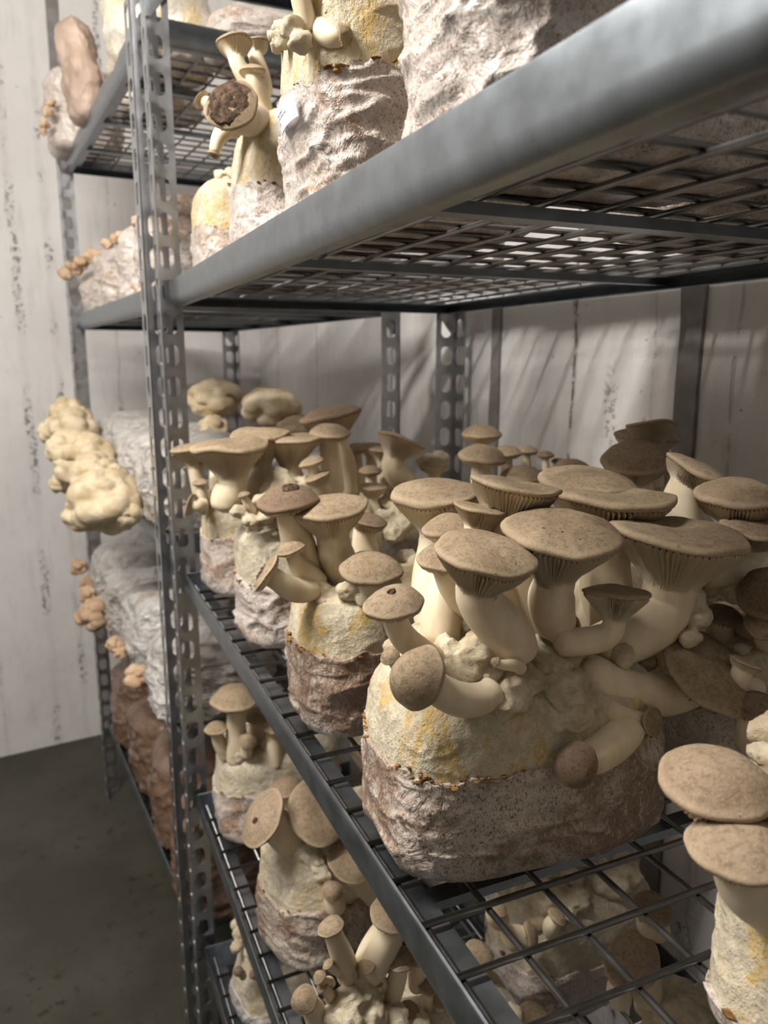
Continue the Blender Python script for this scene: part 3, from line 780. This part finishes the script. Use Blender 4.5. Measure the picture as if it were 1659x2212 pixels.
mushroom(H_, (1530, 1415, .45), (1518, 1374, .435), 34, 5, 14, 'dome', 10, 9, mat='cap_dark', plain=True)
mushroom(H_, (1700, 1480, .425), (1612, 1430, .385), 70, 22, -6, 'flat', 24, 22, (1650, 1450), mat='cap_tan')
mushroom(H_, (1640, 1640, .405), (1630, 1525, .375), 118, 4, 12, 'dome', 30, 28, mat='cap_dark')
px_lumps(H_, [(1500, 1290, .42, 26), (1530, 1270, .43, 26), (1560, 1260, .43, 28), (1590, 1280, .42, 28), (1620, 1300, .41, 28), (1640, 1270, .42, 24), (1510, 1330, .415, 30), (1490, 1380, .41, 24)])
J = grow_block('back-row block whose stacked caps lean in front of the grey wall strip', .565, .675, Z2, .098, .066, .150, -3, .6, 14, lumps=16, crumbs=12)
mushroom(J, (1395, 1120, .66), (1408, 918, .66), 106, 2, -16, 'funnel', 30, 24, mat='cap_tan', big=True)
mushroom(J, (1400, 1120, .68), (1398, 938, .69), 136, 3, 4, 'flat', 30, 24, mat='cap_tan')
mushroom(J, (1385, 1130, .64), (1376, 985, .63), 146, -8, 22, 'flat', 36, 36, mat='cap_tan', big=True, raw=True)
px_lumps(J, [(1430, 1010, .66, 22), (1440, 1040, .65, 24), (1410, 1060, .65, 26), (1350, 1050, .66, 24)])
K = grow_block('back-row block with a huddle of small caps in front of the paired uprights', .555, .900, Z2, .096, .064, .150, 4, .6, 15, lumps=16, crumbs=12)
for (px, py, Y, w, hh, ln) in ((1040, 936, .90, 84, 120, 8), (1042, 984, .85, 104, 90, 14), (1096, 976, .87, 62, 90, 8), (1140, 972, .88, 44, 90, 8), (1179, 982, .86, 36, 70, 8), (1207, 996, .86, 32, 60, 8), (1235, 1008, .84, 76, 60, 10), (1130, 1026, .82, 90, 60, 14), (1165, 1030, .80, 60, 60, 10)):
    mushroom(K, (px + 4, py + hh, Y), (px, py, Y), w, (px % 7 - 3) * 1.5, ln, 'dome', w * .24, w * .2, mat=('cap', 'cap_dark')[px % 2])
L_ = grow_block('back-row block at the far end behind the white crusted block, tallest flaring cap', .545, 1.130, Z2, .096, .064, .150, 0, .6, 16, lumps=30, crumbs=12)
mushroom(L_, (748, 1060, 1.12), (712, 892, 1.10), 130, -11, 8, 'flat', 25, 24, (745, 960), mat='cap_dark', big=True)
mushroom(L_, (885, 1060, 1.03), (868, 946, 1.02), 112, 21, -6, 'funnel', 24, 24, mat='cap_tan', big=True)
for (px, py, Y, w, hh) in ((772, 968, 1.12, 50, 90), (802, 962, 1.12, 56, 90), (831, 968, 1.08, 74, 90), (800, 1016, 1.05, 50, 60), (806, 1050, .98, 60, 60), (838, 1010, 1.05, 40, 60), (860, 1060, 1.0, 54, 50), (940, 1000, 1.02, 60, 60)):
    mushroom(L_, (px + 6, py + hh, Y), (px, py, Y), w, 2, 6, 'flat' if w > 50 else 'dome', w * .24, w * .2, mat='cap_tan')
px_lumps(L_, [(840, 1085, .98, 22), (860, 1100, .96, 22), (830, 1120, .95, 24), (870, 1130, .93, 26), (850, 1150, .92, 26), (925, 1000, 1.06, 24), (950, 990, 1.05, 20), (890, 1070, .98, 22)])

# ---- top shelf
T1 = grow_block('upper-shelf block nearest the viewer, cut off by the top edge of the picture', .318, .402, Z3, .108, .068, .225, 0, .62, 21, ns=160, k=70, wr=.0055, crumbs=40, pw=4)
T2 = grow_block('upper-shelf block with a small white paper label on its wrinkled sleeve', .312, .652, Z3, .100, .084, .190, -2, .60, 22, ns=160, k=70, wr=.0050, crumbs=30, lumps=24, pw=3.8, taper=-.05)
mushroom(T2, (690, 60, .60), (741, 76, .575), 50, 72, 22, 'ball', 24, 20, (705, 72, .59))
mushroom(T2, (665, 60, .60), (640, -60, .60), 60, -4, 0, 'flat', 20, 20)
mushroom(T2, (700, 40, .62), (690, -70, .62), 80, 0, 0, 'flat', 24, 24)
mushroom(T2, (740, 40, .62), (770, -80, .62), 110, 6, 0, 'flat', 36, 40)
px_lumps(T2, [(630, 60, .60, 30), (650, 90, .59, 26), (720, 45, .60, 36), (790, 50, .60, 34), (820, 60, .60, 30), (612, 85, .66, 24), (598, 100, .69, 16), (604, 60, .68, 18), (590, 80, .70, 14)], amp=.6)
T3 = grow_block('upper-shelf block with a big dark scabbed cap facing the viewer', .302, .905, Z3, .088, .062, .170, 4, .50, 23, ns=130, k=50, crust='crust', lumps=16, crumbs=26, taper=.16)
mushroom(T3, (548, 215, .90), (506, 92, .90), 78, -6, -10, 'flat', 18, 17, (535, 150))
mushroom(T3, (572, 200, .92), (548, 96, .92), 62, -10, -10, 'flat', 18, 16, (565, 150))
mushroom(T3, (572, 238, .88), (545, 154, .87), 54, -4, -4, 'dome', 18, 16, (560, 190))
mushroom(T3, (560, 262, .88), (498, 226, .83), 120, -30, 62, 'dome', 30, 34, (535, 250), mat='cap', big=True, scab=(0, 0, .95))
mushroom(T3, (520, 230, .92), (434, 215, .92), 42, -50, -10, 'disc', 16, 14)
mushroom(T3, (512, 280, .88), (462, 334, .88), 30, -160, 0, 'dome', 18, 13, (462, 270), plain=True)
T4 = grow_block('short upper-shelf block tucked between the scabbed-cap block and the slotted upright', .312, 1.125, Z3, .098, .066, .140, 0, .5, 24, crumbs=16, lumps=24, taper=0, pw=4.5, top_lump=(.005, .010))
for i, (yy, sd) in enumerate(((.34, 31), (.53, 32))):
    grow_block(('upper-shelf back-row block closest to the viewer, seen only through the wires from below', 'upper-shelf back-row block above the middle cross bar, seen through the wires')[i], .555, yy, Z3, .108, .078, .15, sd - 30, .62, sd, ns=72, k=24, crumbs=0, lumps=6)

# paper label on T2 (left side face)
lab = [(at(592, 246, .671), at(607, 292, .652), at(641, 250, .609), at(629, 196, .622))]
q = np.array(lab[0]); nrm = norm(np.cross(q[1] - q[0], q[2] - q[0])); nrm = nrm * (-1 if nrm @ FW > 0 else 1)
shift = np.array([-.001, 0, 0])
q = q + shift
gv = []
for i in range(9):
    for j in range(9):
        s, t = i / 8, j / 8
        gv.append((1 - s) * ((1 - t) * q[0] + t * q[1]) + s * ((1 - t) * q[3] + t * q[2]) - nrm * .0025 * (4 * (s - .5) ** 2 - .2))
gv = np.array(gv); gv = np.concatenate([gv, gv - nrm * .0006])
ff = []
for i in range(8):
    for j in range(8):
        a = i * 9 + j; ff += [(a, a + 1, a + 10, a + 9), (a + 81, a + 90, a + 91, a + 82)]
for i in range(8): ff += [(i, i + 81, i + 82, i + 1), (72 + i, 73 + i, 154 + i, 153 + i), (i * 9, i * 9 + 9, i * 9 + 90, i * 9 + 81), (i * 9 + 8, i * 9 + 89, i * 9 + 98, i * 9 + 17)]
lo = obj('paper_label', gv, ff, M['paper'], T2.o, False, origin=T2.org); lo['label'] = 'white paper label'
parts = []
for k, (s0, s1, t0) in enumerate(((.10, .52, .30), (.06, .62, .46), (.10, .24, .62), (.08, .20, .72))):
    n = int((s1 - s0) / .035)
    for i in range(n):
        if (i * 7 + k) % 5 == 0: continue
        a0 = s0 + i * .035; a1 = a0 + .024; V = []
        for (s, t) in ((a0, t0), (a1, t0), (a1, t0 + .05), (a0, t0 + .05)):
            V.append((1 - s) * ((1 - t) * q[0] + t * q[1]) + s * ((1 - t) * q[3] + t * q[2]) - nrm * .0025 * (4 * (s - .5) ** 2 - .2) + nrm * .0003)
        parts.append((V, [(0, 1, 2, 3)]))
V, F = join(parts); ink = obj('printed_text', V, F, M['ink'], lo, False, origin=T2.org); ink['kind'] = 'stuff'

# ---- lower shelf
a = grow_block('lower-shelf block near the slotted upright with one tall flat-capped mushroom', .310, 1.155, Z1, .100, .064, .165, 0, .55, 41, lumps=26, crumbs=26, crust='crust_pale')
mushroom(a, (510, 1640, 1.12), (506, 1506, 1.11), 104, -2, 10, 'dome', 21, 19, big=True)
mushroom(a, (486, 1632, 1.13), (466, 1572, 1.12), 50, -4, 10, 'dome', 15, 13)
mushroom(a, (532, 1630, 1.10), (534, 1600, 1.09), 38, 10, 30, 'ball', 12, 12, mat='cap_tan')
mushroom(a, (560, 1640, 1.14), (556, 1545, 1.14), 60, 6, 8, 'dome', 16, 14, mat='cap_tan')
mushroom(a, (595, 1650, 1.10), (590, 1570, 1.10), 50, 6, 8, 'dome', 16, 14, mat='cap_tan')
mushroom(a, (635, 1760, 1.03), (617, 1698, 1.02), 66, -4, 16, 'dome', 22, 20, mat='cap_tan')
b_ = grow_block('lower-shelf block with a tilted pale disc cap and drooping round caps', .315, .878, Z1, .100, .066, .165, 10, .55, 42, film='film_brown', ns=120, k=48, lumps=26, crumbs=30, crust='crust_pale')
mushroom(b_, (632, 1822, .86), (566, 1764, .84), 122, -44, 22, 'disc', 34, 36, (620, 1800), mat='cap_tan', big=True, raw=True, scab=(.1, .2, .12))
mushroom(b_, (700, 1830, .86), (690, 1750, .83), 138, 22, 38, 'disc', 34, 34, mat='cap_tan', big=True)
mushroom(b_, (790, 1930, .83), (760, 1855, .80), 100, 12, 42, 'disc', 36, 30, mat='cap_tan', big=True)
mushroom(b_, (725, 1960, .80), (718, 1925, .79), 44, 0, 40, 'ball', 22, 18, mat='cap_tan')
px_lumps(b_, [(655, 1830, .84, 26), (670, 1850, .83, 26), (690, 1870, .82, 26), (640, 1850, .84, 22), (715, 1840, .83, 24), (700, 1890, .81, 18), (675, 1820, .84, 26)], mat='crust_pale')
c_ = grow_block('lower-shelf block bristling with upright white stems under the near rail', .315, .600, Z1, .100, .068, .120, 0, .5, 43, lumps=40, crumbs=20, crust='crust_pale', ns=120)
for (bx, by, tx, ty, w, r, ro, ln, shp) in ((752, 2110, 714, 2000, 56, 24, -14, 12, 'dome'), (800, 2090, 850, 1968, 104, 38, 4, 14, 'dome'), (832, 2200, 866, 2070, 64, 22, 4, 14, 'dome'), (832, 2140, 790, 2086, 42, 15, -22, 14, 'dome'),
        (690, 2225, 656, 2158, 58, 24, -24, 30, 'ball'), (716, 2165, 696, 2130, 28, 12, -30, 14, 'dome'), (735, 2105, 708, 2082, 26, 10, -30, 10, 'dome'), (715, 2125, 690, 2110, 30, 10, -30, 14, 'ball'), (830, 2190, 787, 2160, 22, 10, -50, 14, 'ball'),
        (905, 2230, 883, 2190, 50, 20, -6, 40, 'dome'), (822, 2160, 818, 2125, 18, 9, 0, 10, 'ball'), (930, 2200, 925, 2130, 44, 14, 6, 14, 'dome'), (960, 2215, 950, 2160, 40, 14, 6, 14, 'dome'), (900, 2130, 905, 2060, 60, 18, 6, 20, 'dome')):
    mushroom(c_, (bx, by, .60), (tx, ty, .585), w, ro, ln, shp, r, r * .85, big=w > 50)
px_lumps(c_, [(770, 2120, .60, 34), (790, 2150, .59, 36), (755, 2160, .585, 34), (800, 2190, .58, 36), (750, 2200, .575, 34), (850, 2200, .58, 34), (900, 2210, .58, 30), (720, 2190, .585, 26)])
d1 = grow_block('lower back-row block under the near wires with crumbly pinkish lumps', .555, .680, Z1, .098, .066, .150, 3, .5, 44, lumps=60, crumbs=10, crust='crust_pale', top_lump=(.008, .022))
for (bx, by, tx, ty, w, ro, ln) in ((1100, 2030, 1148, 2022, 60, 70, 20), (1010, 2110, 1036, 2056, 62, 16, 14), (1080, 1990, 1070, 1960, 50, 10, 10), (1150, 2230, 1155, 2196, 70, 0, 20), (1190, 2010, 1205, 1980, 44, 30, 10)):
    mushroom(d1, (bx, by, .62), (tx, ty, .61), w, ro, ln, 'dome', w * .42, w * .36)
d2 = grow_block('lower back-row block at bottom right under the near wires, broad pale flaps', .570, .430, Z1, .098, .066, .160, -5, .5, 45, lumps=40, crumbs=10, crust='crust_pale', top_lump=(.01, .024))
for (bx, by, tx, ty, w, ro, ln) in ((1400, 2150, 1370, 2070, 110, -20, 30), (1340, 2160, 1345, 2100, 80, 10, 20), (1420, 2010, 1410, 1960, 90, 10, 20)):
    mushroom(d2, (bx, by, .48), (tx, ty, .47), w, ro, ln, 'flat', w * .3, w * .26, mat='cap_tan')
grow_block('lower back-row block at the far end in deep shade', .555, .92, Z1, .096, .066, .150, 0, .55, 46, lumps=14, crumbs=0)
grow_block('lower back-row block behind the tall flat-capped mushroom', .550, 1.15, Z1, .096, .066, .150, 0, .55, 47, lumps=14, crumbs=0)
# ---- bottom shelf
e_ = grow_block('crumbly white block on the bottom shelf at the lower edge of the picture', .295, 1.110, Z0, .085, .062, .145, 0, .25, 51, lumps=70, crumbs=0, crust='crust_pale', film='film_white', taper=.3, top_lump=(.006, .016))
mushroom(e_, (525, 2110, 1.06), (515, 2098, 1.05), 22, -10, 40, 'ball', 8, 8, mat='cap_dark', plain=True)
mushroom(e_, (560, 2115, 1.06), (548, 2105, 1.05), 20, 0, 40, 'ball', 8, 8, mat='cap_dark', plain=True)

# ---- far rack
def far_block(label, lx, ly, shelf, sx, sy, h, **kw):
    p = far(lx, ly); return grow_block(label, p[0], p[1], FZ[shelf] - GAP, sx, sy, h, rot=math.degrees(TH) + kw.pop('turn', 0), cut=1.0, film=kw.pop('film', 'film_white'), name=kw.pop('name', 'grow_bag'), cat='grow bag', **kw)
bag = dict(ns=130, k=44, wr=.0060, amp=.018, pw=2.9, bulge=.08)
# lion's mane bags, third shelf
f1 = far_block('white folded bag nearest the upright carrying the largest cream shaggy heads', .115, .17, 2, .115, .095, .160, seed=61, turn=8, group='bags on the far rack', **bag)
f2 = far_block('white folded bag in the middle of the shaggy-head row', .115, .42, 2, .115, .105, .165, seed=62, turn=-6, group='bags on the far rack', **bag)
f3 = far_block('white folded bag deepest in the shaggy-head row next to the end wall', .115, .70, 2, .115, .110, .175, seed=63, turn=4, group='bags on the far rack', **bag)
for (bb, px, py, Y, w, sd) in ((f1, 228, 1085, 1.56, 146, 1), (f1, 178, 1110, 1.60, 80, 2), (f1, 215, 1030, 1.60, 110, 3), (f1, 275, 1110, 1.52, 60, 12), (f2, 190, 985, 1.76, 104, 4), (f2, 150, 970, 1.80, 92, 5), (f2, 165, 1010, 1.78, 90, 6), (f2, 235, 1015, 1.68, 44, 13), (f3, 160, 925, 1.98, 90, 7), (f3, 118, 935, 2.02, 66, 8), (f3, 145, 890, 2.06, 66, 9), (f3, 172, 900, 2.02, 50, 10), (f2, 135, 1045, 1.80, 50, 11)):
    px_fruit(bb, px, py, Y, w * 1.12, seed=sd, nb=44)
f4 = far_block('grey bag at the back of the far rack topped by the left cream shaggy head', .325, .36, 2, .070, .085, .150, seed=64, group='bags on the far rack', **bag)
px_fruit(f4, 466, 862, 1.66, 126, seed=21, nb=50, sq=(1, 1, .72))
px_fruit(f4, 462, 925, 1.60, 66, seed=24, nb=40)
f5 = far_block('grey bag at the back of the far rack topped by the right cream shaggy head', .340, .12, 2, .06, .085, .130, seed=65, group='bags on the far rack', **bag)
px_fruit(f5, 586, 878, 1.50, 134, seed=22, nb=60, sq=(1, 1, .68))
px_fruit(f5, 640, 920, 1.46, 90, seed=23, nb=30, sq=(1, 1, .6))
# fourth shelf with small tan fruit
for i, (ly, sd, fr) in enumerate(((.11, 71, ((298, 1462, 1.48, 66),)), (.35, 72, ((252, 1395, 1.68, 52), (262, 1410, 1.66, 36))), (.59, 73, ((202, 1325, 1.98, 88), (190, 1285, 2.02, 44))), (.82, 74, ((170, 1225, 2.24, 44), (190, 1262, 2.2, 44))))):
    g = far_block(('grey-white folded bag closest to the uprights, one round tan fruit on its side', 'grey-white torn bag with a pinkish fruit wedged at its side', 'grey-white creased bag with the largest tan fruit of its shelf', 'grey-white bag farthest along its shelf with two small tan knobs')[i],
                  .095, ly, 3, .110, .092, .155 + .03 * (i % 2), seed=sd, turn=(-5, 6, -4, 3)[i], group='bags on the far rack', **bag)
    for k, (px, py, Y, w) in enumerate(fr): px_fruit(g, px, py, Y, w, mat='mane_tan', seed=sd + k, nb=18)
far_block('pale bag seen past the slotted upright at the back of the fourth shelf', .315, .12, 3, .075, .10, .17, seed=75, group='bags on the far rack', **bag)
# bottom shelf, raw brown bags
for i, (ly, sd, hh, sy) in enumerate(((.08, 81, .21, .100), (.31, 82, .22, .110), (.56, 83, .21, .115), (.81, 84, .23, .110))):
    far_block(('brown sawdust bag bulging past the foot of the slotted upright', 'long purplish brown bag second from the uprights on the bottom shelf', 'shiny brown bag third from the uprights on the bottom shelf', 'dark brown bag at the end wall on the bottom shelf')[i],
              .14, ly, 4, .130, sy, hh, seed=sd, film='film_raw', turn=(6, -4, 5, 0)[i], group='bags on the far rack', ns=110, k=36, wr=.007, amp=.012, pw=2.8, bulge=.10)
# second shelf row of white bags with tan bits
for i, (ly, sd, hh, fr) in enumerate(((.12, 91, .165, ()), (.34, 92, .155, ((300, 480, 1.46, 36),)), (.57, 93, .145, ((250, 516, 1.74, 34), (232, 526, 1.78, 30), (262, 508, 1.72, 28))), (.82, 94, .125, ((205, 552, 2.0, 46), (178, 566, 2.06, 40), (168, 578, 2.1, 36), (142, 590, 2.2, 36), (150, 574, 2.2, 24))))):
    g = far_block(('white mottled bag right behind the slotted upright on the second shelf', 'white mottled bag left of the slotted upright on the second shelf', 'low white bag with a yellowish tuft along its top on the second shelf', 'white bag at the end of the second shelf with fuzzy tan tufts on top')[i],
                  .13, ly, 1, .115, .095, hh, seed=sd, film='film', turn=(3, -3, 5, -2)[i], group='bags on the far rack', **bag)
    for k, (px, py, Y, w) in enumerate(fr): px_fruit(g, px, py, Y, w, mat='mane_tan', seed=sd + k, nb=14, ns=30, nr=20)
# top shelf bags
g = far_block('clear wrinkled bag at the end of the top far shelf with tiny tan buds', .038, .87, 0, .078, .085, .185, seed=101, film='film', group='bags on the far rack', **bag)
for k, (px, py, Y, w) in enumerate(((102, 240, 2.10, 30), (96, 268, 2.10, 26), (110, 222, 2.10, 24), (94, 285, 2.10, 20))): px_fruit(g, px, py, Y, w, mat='mane_tan', seed=110 + k, nb=10, ns=24, nr=16)
g = far_block('tall yellowish-white bag on the top far shelf by the uprights', .08, .22, 0, .085, .12, .30, seed=102, film='film_clear', group='bags on the far rack', ns=110, k=36, wr=.005, amp=.03, pw=2.4, bulge=.12, taper=.2)
g = far_block('yellow-blotched bag in the middle of the top far shelf', .14, .47, 0, .085, .09, .26, seed=103, film='film_clear', group='bags on the far rack', ns=110, k=36, wr=.005, amp=.03, pw=2.4, bulge=.12, taper=.2)
# brownish curved flap
g = far_block('pinkish brown leathery sack curling over the top far shelf edge', .010, .58, 0, .030, .060, .20, seed=104, film='flap', group='bags on the far rack', ns=80, k=30, wr=.006, amp=.012, pw=2.2, bulge=.3, taper=.25, tilt=(-.12, 0))
p = far(.30, .10)
grow_block('clear-wrapped purplish bag lying on the top far shelf behind the upright', p[0] - .03, p[1] + .0, FZ[0] - GAP, .135, .07, .085, rot=5, cut=1.0, seed=105, film='film', name='grow_bag', cat='grow bag', group='bags on the far rack', **bag)
